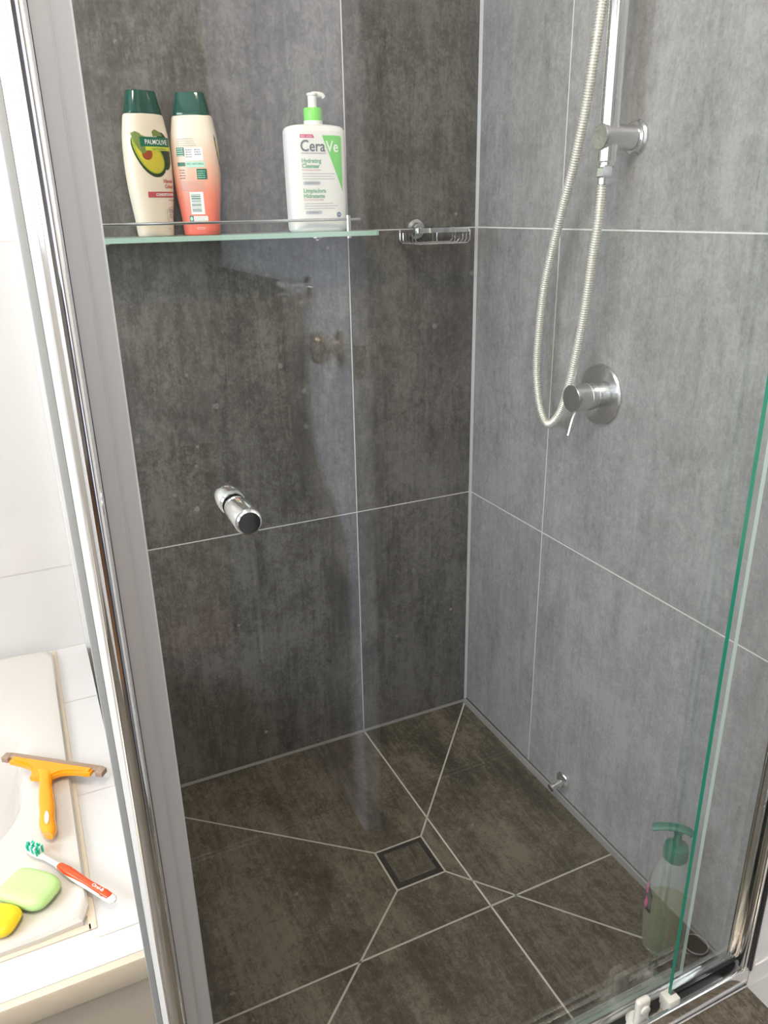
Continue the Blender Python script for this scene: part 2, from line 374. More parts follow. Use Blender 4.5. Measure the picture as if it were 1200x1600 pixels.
# silicone joints of the shower, plus a painted shadow line on the right
for i, (a, b, r) in enumerate((((0, -.004, 0), (0, -.004, H), 'v'), ((-.9, 0, .002), (0, 0, .002), 'b'), ((0, YF+.02, .003), (0, 0, .003), 'r'))):
    bm = BM()
    if r == 'v': prism(bm, [(0, 0), (-.005, 0), (0, -.005)], 0, H)
    elif r == 'b':
        for k in (0,): quad(bm, [(-.9, -.006, .0008), (0, -.006, .0008), (0, -.0005, .005), (-.9, -.0005, .005)])
    else:
        quad(bm, [(-.012, YF+.02, .0008), (-.0012, YF+.02, .008), (-.0012, 0, .008), (-.012, 0, .0008)])
        quad(bm, [(-.0008, YF+.02, .008), (-.0008, YF+.02, .0115), (-.0008, 0, .0115), (-.0008, 0, .008)], 1)  # dark strip painting the shadow in the gap above the bead
    struct(link('trim_%d' % (i+2), bm, ['corner_silicone' if r == 'v' else 'silicone', 'black_rubber_and_shade'], smooth=False))
# ------------------------------------------------------------------ drain
t = thing('floor_drain', 'square tile-insert floor drain with a dark slot around it in the shower floor', 'drain', (0, 0, 0))
def ring(bm, x0, y0, x1, y1, wd, z0, z1, mi=0):
    box(bm, (x0, y0, z0), (x1, y0+wd, z1), mi=mi); box(bm, (x0, y1-wd, z0), (x1, y1, z1), mi=mi)
    box(bm, (x0, y0+wd, z0), (x0+wd, y1-wd, z1), mi=mi); box(bm, (x1-wd, y0+wd, z0), (x1, y1-wd, z1), mi=mi)
bm = BM(); box(bm, (dx0+.003, dy0+.003, 0), (dx1-.003, dy1-.003, .0007)); link('slot', bm, 'black_rubber_and_shade', t, False)  # flat black sheet standing for the shade inside the open slot
bm = BM(); ring(bm, dx0+.0135, dy0+.0135, dx1-.0135, dy1-.0135, .0016, 0, .0022); link('insert_frame', bm, 'chrome_dull', t, False)
bm = BM(); box(bm, (dx0+.0155, dy0+.0155, .0004), (dx1-.0155, dy1-.0155, .0018)); link('tile_insert', bm, 'stone_floor', t, False)
# ------------------------------------------------------------------ shower screen (frame and fixed panels)
t = thing('shower_screen', 'aluminium-framed glass shower screen with fixed side and front panels', 'shower screen', (-.885, -.92, 0))
def P(o, *a): return tuple(a)
def loc(o): o.matrix_parent_inverse = Matrix.Translation(-t.location); return o
TOP = 1.95
bm = BM()
arc = [(-.9035+.0085*math.cos(a), -.924+.0085*math.sin(a)) for a in [PI+k*PI/14 for k in range(15)]]
out = [(-.868, -.885), (-.868, -.920), (-.8695, -.9212), (-.8815, -.9212), (-.8822, -.9225), (-.8830, -.9225), (-.8835, -.9235), (-.8945, -.9235)]
prism(bm, out+[(-.8950, -.885)], .0, TOP)
loc(link('corner_post', bm, 'satin', t))
bm = BM(); prism(bm, [(-.8952, -.900)]+arc[::-1]+[(-.912, -.900)], 0, TOP); loc(link('rounded_edge', bm, 'chrome', t))
bm = BM(); prism(bm, [(-.912, -.9), (-.9165, -.9), (-.9165, -.912), (-.912, -.915)], 0, TOP); loc(link('outer_bead', bm, 'pale_trim', t))
bm = BM(); box(bm, (-.9225, -.909, 0), (-.9168, -.90, TOP), .0008); loc(link('outer_gasket', bm, 'grey_trim', t))
bm = BM(); box(bm, (-.905, -.898, .03), (-.899, -.004, TOP)); bm.faces.ensure_lookup_table()
loc(link('side_panel', bm, 'glass', t, False))
bm = BM(); box(bm, (-.9085, -.020, .0), (-.8965, -.0005, TOP), .001); loc(link('wall_channel', bm, 'pale_trim', t))
bm = BM(); box(bm, (-.906, -.9, .0), (-.896, -.012, .032), .001); loc(link('side_rail', bm, 'bright_al', t))
# bottom rail
bm = BM()
box(bm, (-.868, -.925, .0), (0, -.917, .041), .0015)                # outer upstand
box(bm, (-.868, -.917, .0), (0, -.868, .016), .001)                 # floor of the channel
box(bm, (-.868, -.876, .0), (0, -.868, .030), .001)                 # inner upstand
box(bm, (-.868, -.928, .0), (0, -.925, .004), .0005)
loc(link('bottom_rail', bm, 'bright_al', t))
bm = BM(); box(bm, (-.862, -.8985, .016), (-.002, -.8895, .026)); loc(link('rail_gasket', bm, 'black_rubber_and_shade', t, False))
# right wall channel
bm = BM()
box(bm, (-.013, -.925, .041), (-.0005, -.921, TOP), .0008); box(bm, (-.013, -.921, .041), (-.0005, -.912, TOP), .0005)
box(bm, (-.016, -.8935, .041), (-.0005, -.889, TOP), .0008); box(bm, (-.006, -.912, .041), (-.0005, -.8935, TOP))
loc(link('wall_channel', bm, 'bright_al', t))
bm = BM(); box(bm, (-.004, -.9285, .041), (-.0005, -.9255, TOP)); loc(link('channel_gasket', bm, 'black_rubber_and_shade', t, False))
GX = -.157
def pane(bm, x0, x1, y0, y1, z0, z1):
    box(bm, (x0, y0, z0), (x1, y1, z1))
    for f in bm.faces:
        n = f.normal if f.normal.length else f.calc_center_median()
    bm.normal_update()
    for f in bm.faces: f.material_index = 0 if abs(f.normal.y) > .5 else 1
bm = BM(); pane(bm, GX, -.006, -.906, -.900, .046, 1.92)
for f in bm.faces:
    if abs(f.normal.z) > .5: f.material_index = 2
loc(link('fixed_glass', bm, ['glass', 'glass_edge', 'black_rubber_and_shade'], t, False))
bm = BM(); box(bm, (GX-.012, -.916, .016), (GX+.012, -.894, .046), .002); loc(link('panel_foot', bm, 'white_plastic', t))
bm = BM()
lathe(bm, [(.021, .0), (.019, .010), (.014, .016)], (-.222, -.905, .016), (0, 0, 1), 24)
box(bm, (-.235, -.9155, .025), (-.209, -.9035, .082), .0055, seg=4)
lathe(bm, [(.0085, 0), (.0085, .003), (.0065, .004)], (-.222, -.9155, .063), (0, -1, 0), 24)
loc(link('door_guide', bm, 'white_plastic', t))
# ------------------------------------------------------------------ sliding door
t = thing('sliding_shower_door', 'clear glass sliding shower door with a round chrome pull knob', 'shower door', (-.5, -.883, .045))
bm = BM(); pane(bm, -.878, -.113, -.886, -.880, .048, 1.93); loc(link('glass_panel', bm, ['glass', 'pale_edge'], t, False))
bm = BM(); box(bm, (-.866, -.8868, .046), (-.135, -.8792, .066)); loc(link('bottom_seal', bm, 'seal', t, False))
k = BM()
KX, KZ = -.785, .994
lathe(k, [(.0105, 0), (.0105, .002), (.0096, .003), (.0096, .005), (.0116, .007), (.0119, .010), (.0119, .038), (.0112, .0410), (.0095, .0425)], (KX, -.886, KZ), (0, -1, 0), 48)
h = loc(link('outer_knob', k, 'chrome', t))
k = BM()
lathe(k, [(.0105, 0), (.0105, .002), (.0096, .003), (.0119, .006), (.0119, .026), (.0110, .0285), (.009, .030)], (KX, -.880, KZ), (0, 1, 0), 48)
loc(link('inner_knob', k, 'chrome', t))
# ------------------------------------------------------------------ shower rail, hose, mixer, valve
t = thing('shower_rail', 'vertical chrome shower rail with water outlet elbow on the right dark wall', 'shower rail', (0, -.470, 1.334))
bm = BM(); tube(bm, [(-.056, -.470, 1.30), (-.056, -.470, 2.05)], .0152, 32); loc(link('rail', bm, 'chrome', t))
bm = BM(); lathe(bm, [(.0262, 0), (.0262, .004), (.0235, .007), (.0235, .010), (.0210, .011)], (0, -.470, 1.334), (-1, 0, 0), 40); loc(link('wall_flange', bm, 'chrome_dull', t))
bm = BM(); lathe(bm, [(.0188, .009), (.0188, .071), (.0172, .0735)], (0, -.470, 1.334), (-1, 0, 0), 36); loc(link('outlet_body', bm, 'chrome_dull', t))
bm = BM()
lathe(bm, [(.0125, 0), (.0125, .004)], (-.056, -.470, 1.298), (0, 0, -1), 24)
lathe(bm, [(.0125, .0), (.0135, .003), (.0135, .013), (.0125, .016)], (-.056, -.470, 1.292), (0, 0, -1), 6); loc(link('hose_nut', bm, 'chrome', t))
bm = BM(); tube(bm, [(-.056, -.470, 2.05), (-.02, -.470, 2.05), (0, -.470, 2.05)], .012, 24); loc(link('top_bracket', bm, 'chrome', t))
# hose: world points on the plane about 5 cm off the wall
def on_x(px, py, x):
    d = fw+(px-600)/FPX*R_-(py-800)/FPX*U_; s = (x-CAM.x)/d.x; return CAM+d*s
hp = [(944, 262, -.056), (941, 290, -.056), (934.5, 350, -.056), (926, 400, -.056), (919, 450, -.055), (911, 500, -.053), (899, 560, -.050), (888.5, 605, -.046), (875, 645, -.042), (860, 662, -.040),
      (850, 655, -.040), (842, 625, -.040), (838.5, 578, -.040), (842, 520, -.042), (850, 452, -.045), (862, 395, -.050), (879, 325, -.056), (896, 260, -.062), (915, 171, -.066), (929, 85, -.07), (941, 0, -.07), (952, -90, -.07), (958, -150, -.07)]
path = catmull([on_x(*q) for q in hp], 40)
ln = [0]
for a, b in zip(path, path[1:]): ln.append(ln[-1]+(b-a).length)
nring = int(ln[-1]/.0005); res = []; j = 0
for i in range(nring+1):
    s = ln[-1]*i/nring
    while j < len(ln)-2 and ln[j+1] < s: j += 1
    res.append(path[j].lerp(path[j+1], (s-ln[j])/max(1e-9, ln[j+1]-ln[j])))
bm = BM(); tube(bm, res, lambda i: (.0060, .0070, .0078, .0081, .0081, .0078, .0070, .0060)[i % 8], 10)
hz = thing('shower_hose', 'silver ribbed flexible shower hose hanging in a loop from the rail', 'shower hose', tuple(res[0])); t = hz
loc(link('flexible_hose', bm, 'hose', hz))
bm = BM(); tube(bm, [res[0]+Vector((0, 0, .006)), res[0]-Vector((0, 0, .024))], .0092, 24); loc(link('ferrule', bm, 'chrome', hz))
t = thing('shower_mixer', 'round chrome single-lever shower mixer on the right dark tiled wall', 'tap', (0, -.436, .919))
bm = BM(); lathe(bm, [(.0555, 0), (.0555, .003), (.053, .006), (.050, .0065)], (0, -.436, .919), (-1, 0, 0), 64); loc(link('wall_plate', bm, 'chrome_dull', t))
bm = BM(); lathe(bm, [(.0225, .006), (.0225, .018), (.0215, .019), (.0215, .022), (.0245, .023), (.0245, .034), (.0235, .035), (.0235, .0365), (.0245, .0375), (.0245, .064), (.0230, .066)], (0, -.436, .919), (-1, 0, 0), 48); loc(link('body', bm, 'chrome_dull', t))
bm = BM(); tube(bm, [(-.052, -.436, .898), (-.060, -.4375, .880), (-.068, -.439, .853)], .0046, 16); loc(link('lever', bm, 'chrome', t))
t = thing('wall_tap_stub', 'small round chrome fitting low on the right wall just above the floor', 'wall fitting', (0, -.420, .052))
bm = BM(); lathe(bm, [(.020, 0), (.020, .004), (.016, .008), (.0075, .010)], (0, -.421, .050), (-1, 0, 0), 32); loc(link('flange', bm, 'chrome', t))
bm = BM(); lathe(bm, [(.0075, .008), (.0075, .020), (.0060, .030), (.009, .031), (.009, .036)], (0, -.421, .050), (-1, .0, -.25), 20); loc(link('stem', bm, 'chrome', t))
# ------------------------------------------------------------------ glass shelf
SZ = 1.199
t = thing('glass_shelf', 'frosted green-edged glass shelf with a chrome guard rail on the back wall', 'shelf', (-.56, 0, SZ))
bm = BM(); pts = [(-.868, -.0008), (-.868, -.098), (-.282, -.098), (-.276, -.096), (-.273, -.09), (-.273, -.0008)]
prism(bm, pts, SZ-.0085, SZ); bm.normal_update()
for f in bm.faces: f.material_index = 0 if abs(f.normal.z) > .5 else 1
loc(link('glass_board', bm, ['shelf_glass', 'shelf_edge'], t, False))
bm = BM(); tube(bm, [(-.835, -.092, SZ+.021), (-.312, -.092, SZ+.021)], .0026, 16); loc(link('guard_rail', bm, 'chrome', t))
for x in (-.336, -.82):
    bm = BM(); tube(bm, [(x, -.092, SZ-.012), (x, -.092, SZ+.028)], .0046, 20); loc(link('rail_post', bm, 'bright_al', t))
for x in (-.378, -.77):
    bm = BM(); lathe(bm, [(.012, 0), (.012, .003), (.009, .006)], (x, -.035, SZ-.0085), (0, 0, -1), 24); tube(bm, [(x, 0, SZ-.013), (x, -.035, SZ-.013)], .004, 12); loc(link('bracket', bm, 'bright_al', t))
# ------------------------------------------------------------------ wire soap dish
t = thing('wire_soap_dish', 'chrome wire soap basket stuck by a suction cup near the wall corner', 'soap dish', (-.14, 0, 1.19))
def rrect(x0, x1, y0, y1, z, r, n=6):
    o = []
    for cx, cy, a0 in ((x1-r, y1-r, 0), (x0+r, y1-r, PI/2), (x0+r, y0+r, PI), (x1-r, y0+r, 3*PI/2)):
        for k in range(n+1): a = a0+k*PI/2/n; o.append((cx+r*math.cos(a), cy+r*math.sin(a), z))
    return o
bx0, bx1, by0, by1, bz, bb = -.198, -.072, -.098, -.020, 1.196, 1.171
bm = BM(); o_ = rrect(bx0, bx1, by0, by1, 0, .012); i_ = rrect(bx0+.0022, bx1-.0022, by0+.0022, by1-.0022, 0, .010)
for z0, z1 in ((bz-.0045, bz+.0045),):
    a = [bm.verts.new((p[0], p[1], z0)) for p in o_]; b = [bm.verts.new((p[0], p[1], z1)) for p in o_]
    c = [bm.verts.new((p[0], p[1], z1)) for p in i_]; d = [bm.verts.new((p[0], p[1], z0)) for p in i_]
    for k in range(len(a)):
        j = (k+1) % len(a)
        for u, v in ((a, b), (b, c), (c, d), (d, a)): bm.faces.new((u[k], u[j], v[j], v[k]))
loc(link('rim_band', bm, 'chrome', t))
def wire(pts, name='basket_wire'):
    b_ = BM(); tube(b_, pts, .0012, 8); return loc(link(name, b_, 'chrome', t))
for y in (-.094, -.080, -.066, -.052, -.038, -.024):
    wire([(bx0+.001, y, bz), (bx0+.002, y, bb+.006), (bx0+.008, y, bb), (bx1-.008, y, bb), (bx1-.002, y, bb+.006), (bx1-.001, y, bz)])
for x in (-.160, -.110):
    wire([(x, by0+.001, bz), (x, by0+.002, bb+.005), (x, by0+.007, bb-.0015), (x, by1-.007, bb-.0015), (x, by1-.002, bb+.005), (x, by1-.001, bz)], 'cross_wire')
bm = BM(); lathe(bm, [(.0215, .0005), (.0215, .003), (.019, .0075), (.013, .010), (.011, .018), (.006, .020)], (-.150, 0, 1.197), (0, -1, 0), 32); loc(link('suction_cup', bm, 'chrome_dull', t))
bm = BM(); box(bm, (-.158, -.024, 1.190), (-.142, -.012, 1.200), .002); loc(link('hook', bm, 'chrome', t))
# ------------------------------------------------------------------ bottles with printed fronts
def interp(secs, z):
    for a, b in zip(secs, secs[1:]):
        if a[0] <= z <= b[0] and b[0] > a[0]:
            k = (z-a[0])/(b[0]-a[0]); return a[1]+(b[1]-a[1])*k, a[2]+(b[2]-a[2])*k
    return secs[-1][1], secs[-1][2]
def smooth_secs(keys, n=10):
    pts = catmull([(k[1], k[2], k[0]) for k in keys], n); return [(p.z, p.x, p.y) for p in pts]
def conform(bm, secs, e, off):
    if bm.verts:
        xs = [v.co.x for v in bm.verts]; x = min(xs)+.003
        while x < max(xs):
            bmesh.ops.bisect_plane(bm, geom=bm.verts[:]+bm.edges[:]+bm.faces[:], plane_co=(x, 0, 0), plane_no=(1, 0, 0)); x += .003
        zs = [v.co.y for v in bm.verts]; z = min(zs)+.005
        while z < max(zs):
            bmesh.ops.bisect_plane(bm, geom=bm.verts[:]+bm.edges[:]+bm.faces[:], plane_co=(0, z, 0), plane_no=(0, 1, 0)); z += .005
    for v in bm.verts:
        x, z = v.co.x, v.co.y; w_, d_ = interp(secs, z); r = min(.995, abs(x)/w_)
        v.co = Vector((x, -d_*(1-r**e)**(1/e)-off, z))
def text_bm(s, size, x, z, al='LEFT', width=None, bold=0):
    cu = bpy.data.curves.new('tmp', 'FONT'); cu.body = s; cu.size = size; cu.align_x = al; cu.offset = bold; cu.resolution_u = 3
    ob = bpy.data.objects.new('tmp', cu); C.objects.link(ob)
    dg = bpy.context.evaluated_depsgraph_get(); me = bpy.data.meshes.new_from_object(ob.evaluated_get(dg))
    bm = BM(); bm.from_mesh(me); bpy.data.objects.remove(ob); bpy.data.curves.remove(cu); bpy.data.meshes.remove(me)
    xs = [v.co.x for v in bm.verts]; k = 1
    if width: k = width/(max(xs)-min(xs))
    x_ = min(xs) if al == 'LEFT' else (max(xs) if al == 'RIGHT' else (min(xs)+max(xs))/2)
    for v in bm.verts: v.co.x = x+(v.co.x-x_)*k; v.co.y += z
    return bm
def poly_bm(*polys):
    bm = BM()
    for p in polys: bm.faces.new([bm.verts.new((a, b, 0)) for a, b in p])
    return bm
def rect(x0, z0, x1, z1): return [(x0, z0), (x1, z0), (x1, z1), (x0, z1)]
def ell(cx, cz, a, b, rot=0, n=28, egg=0):
    o = []
    for k in range(n):
        t_ = 2*PI*k/n; x, y = a*math.cos(t_)*(1+egg*math.sin(t_)), b*math.sin(t_)
        o.append((cx+x*math.cos(rot)-y*math.sin(rot), cz+x*math.sin(rot)+y*math.cos(rot)))
    return o
def lines(x0, x1, z, dz, n, h=.0009, seed=1):
    r = random.Random(seed); out = []
    for i in range(n):
        x = x0; e = x1-(r.random()*.15*(x1-x0))
        while x < e:
            w_ = r.uniform(.0012, .004); out.append(rect(x, z-i*dz, min(x+w_, e), z-i*dz+h)); x += w_+.0008
    return out
class Label:
    def __init__(s, parent, secs, e, flip=False): s.p, s.s, s.e, s.flip, s.k = parent, secs, e, flip, 0
    def put(s, name, bm, mat, lvl=1):
        conform(bm, s.s, s.e, .00018+.00016*lvl)
        if s.flip:
            for v in bm.verts: v.co.x *= -1; v.co.y *= -1
        # face outward
        bm.normal_update()
        for f in bm.faces:
            if (f.normal.y > 0) != s.flip: f.normal_flip()
        return link(name, bm, mat, s.p, False)
    def text(s, str_, size, x, z, mat, al='LEFT', width=None, bold=0, lvl=3, name='lettering'): return s.put(name, text_bm(str_, size, x, z, al, width, bold), mat, lvl)
body_keys = [(0, .0285, .0165), (.004, .0315, .019), (.03, .0335, .0205), (.07, .0385, .022), (.11, .0405, .0225), (.15, .0395, .022), (.178, .0355, .020), (.1875, .0335, .0190), (.190, .0315, .018)]
BODY = smooth_secs(body_keys, 8); BE = 2.6
cap_secs = [(.1895, .0305, .0175), (.191, .0312, .0180), (.194, .0305, .0176), (.2215, .0245, .0145), (.2245, .0232, .0135), (.225, .021, .012)]
def squeeze_bottle(name, label, cat, loc_, rz, bodymat):
    o = thing(name, label, cat, loc_, rz, 'shampoo and conditioner bottles on the glass shelf')
    bm = BM(); loft(bm, BODY, 56, BE); link('body', bm, bodymat, o)
    bm = BM(); loft(bm, cap_secs, 40, 3.2); link('cap', bm, 'dark_green', o)
    return o
b1 = squeeze_bottle('conditioner_bottle', 'cream hair conditioner bottle with avocado picture, leftmost on the glass shelf', 'bottle', (-.682, -.052, SZ), math.radians(19), 'cream_plastic')
Lb = Label(b1, BODY, BE)
Lb.put('avocado_picture', poly_bm(ell(.020, .134, .0135, .029, .12)), 'avo_skin', 0)
Lb.put('avocado_picture', poly_bm(ell(-.0085, .127, .0215, .037, .66, egg=-.22)), 'avo_skin', 1)
Lb.put('avocado_picture', poly_bm(ell(-.009, .130, .0195, .0345, .66, egg=-.22)), 'avo_rim', 2)
Lb.put('avocado_picture', poly_bm(ell(-.008, .128, .0170, .0305, .66, egg=-.22)), 'avo_flesh', 3)
Lb.put('avocado_picture', poly_bm(ell(-.012, .129, .0090, .0088, .3)), 'avo_pit', 4)
Lb.put('avocado_picture', poly_bm([(-.034, .160), (-.028, .163), (-.021, .160), (-.016, .152), (-.012, .142), (-.012, .133), (-.019, .129), (-.026, .136), (-.031, .147)]), 'avo_leaf', 5)
Lb.put('avocado_picture', poly_bm([(.0005, .163), (.006, .167), (.016, .163), (.020, .157), (.002, .156)]), 'avo_leaf', 1)
Lb.put('brand_banner', poly_bm(rect(-.022, .1405, .0335, .155)), 'ink_dkgreen', 6)
Lb.put('brand_banner', poly_bm(rect(-.014, .1345, .0335, .1405)), 'ink_yellow', 6)
Lb.text('PALMOLIVE', .0105, -.014, .1440, 'ink_white', width=.041, bold=.0001, lvl=8)
Lb.text('NATURALS', .0050, -.002, .1355, 'ink_dkgreen', width=.026, lvl=8)
Lb.text('Vibrant', .0078, .033, .0855, 'ink_red', 'RIGHT', width=.0215, bold=.0002)
Lb.text('Colour', .0078, .033, .0772, 'ink_red', 'RIGHT', width=.0185, bold=.0002)
Lb.put('rose_bar', poly_bm(rect(-.018, .0625, .0345, .0715)), 'ink_red', 2)
Lb.text('CONDITIONER', .0060, .033, .0648, 'ink_white', 'RIGHT', width=.037, lvl=4, bold=.0002)
Lb.text('Avocado', .0038, .033, .0570, 'ink_grey', 'RIGHT')
Lb.text('0%', .0085, .030, .0380, 'ink_grey', 'RIGHT', width=.011)
Lb.text('350 mL', .0036, .025, .0105, 'ink_soft', 'RIGHT')
ar = [ell(.0255, .034, .0125, .0135), ell(.0255, .034, .0117, .0127)]
bm = BM(); vo = [bm.verts.new((x, z, 0)) for x, z in ar[0]]; vi = [bm.verts.new((x, z, 0)) for x, z in ar[1]]
for k_ in range(4, 22): bm.faces.new((vo[k_], vo[k_+1], vi[k_+1], vi[k_]))
Lb.put('claim_circle', bm, 'ink_soft', 2)
Lb.put('small_print', poly_bm(*lines(.018, .032, .0345, .0026, 3, .0012, 4)), 'ink_soft', 2)
b2 = squeeze_bottle('shampoo_bottle', 'coral and cream shampoo bottle showing its back label with barcode, middle of the shelf', 'bottle', (-.601, -.052, SZ), math.radians(-26), 'coral')
Lb = Label(b2, BODY, BE)
Lb.put('small_print', poly_bm(*lines(-.024, .008, .153, .0034, 4, .0011, 2)), 'ink_soft', 1)
Lb.put('label_panel', poly_bm(rect(-.012, .120, .018, .140)), 'ink_white', 1)
Lb.put('small_print', poly_bm(*(lines(-.011, .001, .136, .0036, 4, .0013, 5)+lines(.004, .016, .136, .0036, 3, .0013, 6))), 'ink_grey', 2)
Lb.put('green_box', poly_bm(rect(-.027, .127, -.0135, .1405), rect(-.027, .1115, -.0135, .1175), rect(.005, .0905, .022, .107)), 'ink_dkgreen', 2)
Lb.put('small_print', poly_bm(*lines(-.026, -.0145, .1375, .0034, 4, .0016, 8)), 'ink_mint', 3)
Lb.put('small_print', poly_bm(*lines(.0065, .0205, .103, .0034, 4, .0011, 9)), 'ink_mint', 3)
Lb.put('pale_band', poly_bm(rect(-.0125, .1095, .020, .1185)), 'ink_mint', 1)
Lb.text('100% NATURAL', .0046, -.0118, .1133, 'ink_dkgreen', width=.030, lvl=2)
Lb.put('small_print', poly_bm(*lines(-.025, -.0145, .1045, .0042, 4, .0014, 3)), 'ink_grey', 1)
Lb.put('small_print', poly_bm(*lines(-.025, .021, .0865, .0027, 6, .0009, 11)), 'ink_soft', 1)
Lb.put('barcode_panel', poly_bm(rect(-.011, .0345, .0125, .0705)), 'ink_white', 1)
r_ = random.Random(3); z = .0455; bars = []
while z < .0675:
    h_ = r_.choice((.0006, .0006, .0011, .0016)); bars.append(rect(-.009, z, .0075, z+h_)); z += h_+r_.choice((.0006, .001, .0014))
for k_ in range(5): bars.append(rect(-.009, .0385+k_*.0012, .0075, .0391+k_*.0012))
Lb.put('barcode', poly_bm(*bars), 'ink_dkgreen', 2)
Lb.put('green_box', poly_bm(rect(-.0155, .0225, -.0085, .0325)), 'ink_dkgreen', 2)
Lb.put('recycling_mark', poly_bm(ell(-.012, .0275, .0024, .0034)), 'ink_mint', 3)
Lb.put('label_panel', poly_bm(rect(-.0080, .022, .0165, .0315)), 'ink_white', 1)
Lb.put('small_print', poly_bm(*lines(-.0068, .0150, .0288, .0024, 3, .0008, 13)), 'ink_soft', 2)
Lb.put('small_print', poly_bm(*lines(-.004, .012, .0125, .0024, 2, .0008, 14)), 'ink_white', 2)
# avocado showing round the right flank (the front picture seen from the back)
bm = BM(); a_ = BM()
def flank(pts, off, mat):
    b_ = BM(); vv = []
    for (a, z) in pts:
        w_, d_ = interp(BODY, z); c_, s_ = sup(a, BE); vv.append(b_.verts.new((w_*c_*(1+off), d_*s_*(1+off)-off*.01, z)))
    f = b_.faces.new(vv); b_.normal_update()
    if f.normal.x < 0: f.normal_flip()
    bmesh.ops.triangulate(b_, faces=b_.faces[:]); link('avocado_picture', b_, mat, b2, False)
flank([(-.42, .161), (-.30, .155), (-.02, .135), (.02, .115), (-.02, .108), (-.22, .122), (-.40, .142)], .012, 'avo_skin')
flank([(-.36, .154), (-.26, .149), (-.06, .133), (-.04, .116), (-.2, .126), (-.34, .143)], .022, 'avo_flesh')
# cleanser
CE = 3.6
ck = [(0, .0500, .024), (.003, .0530, .027), (.012, .0545, .0285), (.06, .0555, .029), (.12, .0560, .029), (.164, .0560, .029), (.172, .0550, .0275), (.177, .0510, .025), (.1795, .0430, .021), (.181, .0280, .017), (.1815, .017, .014)]
CB = smooth_secs(ck, 6)
c = thing('cleanser_pump_bottle', 'large white rectangular cleanser bottle with lime green pump collar on the glass shelf', 'bottle', (-.3825, -.053, SZ), math.radians(2))
bm = BM(); loft(bm, CB, 64, CE); link('body', bm, 'white_plastic', c)
bm = BM(); lathe(bm, [(.0170, .180), (.0170, .1875)], n=36); link('neck', bm, 'white_plastic', c)
bm = BM(); lathe(bm, [(.0160, .1865), (.0165, .188), (.0165, .2065), (.0155, .2085)], n=40); link('pump_collar', bm, 'lime', c)
bm = BM(); lathe(bm, [(.0080, .2075), (.0080, .2275), (.0095, .2285), (.0100, .2310), (.0085, .2325)], n=28)
tube(bm, catmull([(.0, 0, .2300), (.010, -.001, .2305), (.018, -.002, .2295), (.0215, -.0025, .2255)], 5), lambda i: .0052-.0001*i, 14); link('pump_head', bm, 'white_plastic', c)
Lb = Label(c, CB, CE)
def cx(zx): return (zx-392)*.000213
def cz(zy): return (1335-zy)*.0001965
Lb.put('green_triangle', poly_bm([(cx(408), cz(508)), (cx(560), cz(508)), (cx(577), cz(512)), (cx(586), cz(522)), (cx(589), cz(540)), (cx(589), cz(985))]), 'ink_lime', 1)
Lb.put('magenta_tag', poly_bm([(cx(212), cz(532)), (cx(337), cz(532)), (cx(325), cz(504)), (cx(212), cz(504))]), 'ink_magenta', 1)
Lb.text('NEW · NUEVO', .0040, cx(220), cz(526), 'ink_white', width=.021, lvl=2)
Lb.text('Cera', .0262, cx(213), cz(642), 'ink_grey', width=.0468, bold=.0003)
Lb.text('Ve', .0262, cx(440), cz(645), 'ink_white', width=.0245, bold=.0003)
Lb.text('DEVELOPED WITH DERMATOLOGISTS', .0030, cx(218), cz(664), 'ink_grey', width=.0475)
Lb.text('Hydrating', .0098, cx(218), cz(737), 'ink_green', width=.037, bold=.00025)
Lb.text('Cleanser', .0098, cx(218), cz(781), 'ink_green', width=.034, bold=.00025)
Lb.text('For Normal to Dry Skin', .0034, cx(220), cz(804), 'ink_red', width=.035)
Lb.put('small_print', poly_bm(*lines(cx(220), cx(524), cz(832), .0044, 3, .0011, 21)), 'ink_soft', 1)
def pill(x0, z0, x1, z1):
    r = (z1-z0)/2; o = []
    for k in range(9): a = PI/2+k*PI/8; o.append((x0+r+r*math.cos(a), z0+r+r*math.sin(a)))
    for k in range(9): a = -PI/2+k*PI/8; o.append((x1-r+r*math.cos(a), z0+r+r*math.sin(a)))
    return o
Lb.put('grey_pill', poly_bm(pill(cx(222), cz(925), cx(378), cz(893))), 'ink_pill', 1)
Lb.put('grey_pill', poly_bm(pill(cx(232), cz(1177), cx(382), cz(1147))), 'ink_pill', 1)
Lb.text('FRAGRANCE FREE', .0030, cx(245), cz(914), 'ink_grey', width=.0235)
Lb.text('SIN PERFUME', .0030, cx(262), cz(1167), 'ink_grey', width=.0175)
Lb.text('Limpiadora', .0098, cx(222), cz(990), 'ink_green', width=.0432, bold=.00025)
Lb.text('Hidratante', .0098, cx(222), cz(1036), 'ink_green', width=.0405, bold=.00025)
Lb.text('Para Piel Normal a Seca', .0034, cx(225), cz(1058), 'ink_red', width=.037)
Lb.put('small_print', poly_bm(*lines(cx(226), cx(535), cz(1088), .0042, 3, .0011, 22)), 'ink_soft', 1)
Lb.put('round_badge', poly_bm(ell(cx(543), cz(1185), .0048, .0046)), 'ink_blue', 1)
Lb.text('12M', .0036, cx(543), cz(1191), 'ink_white', 'CENTER', lvl=2)
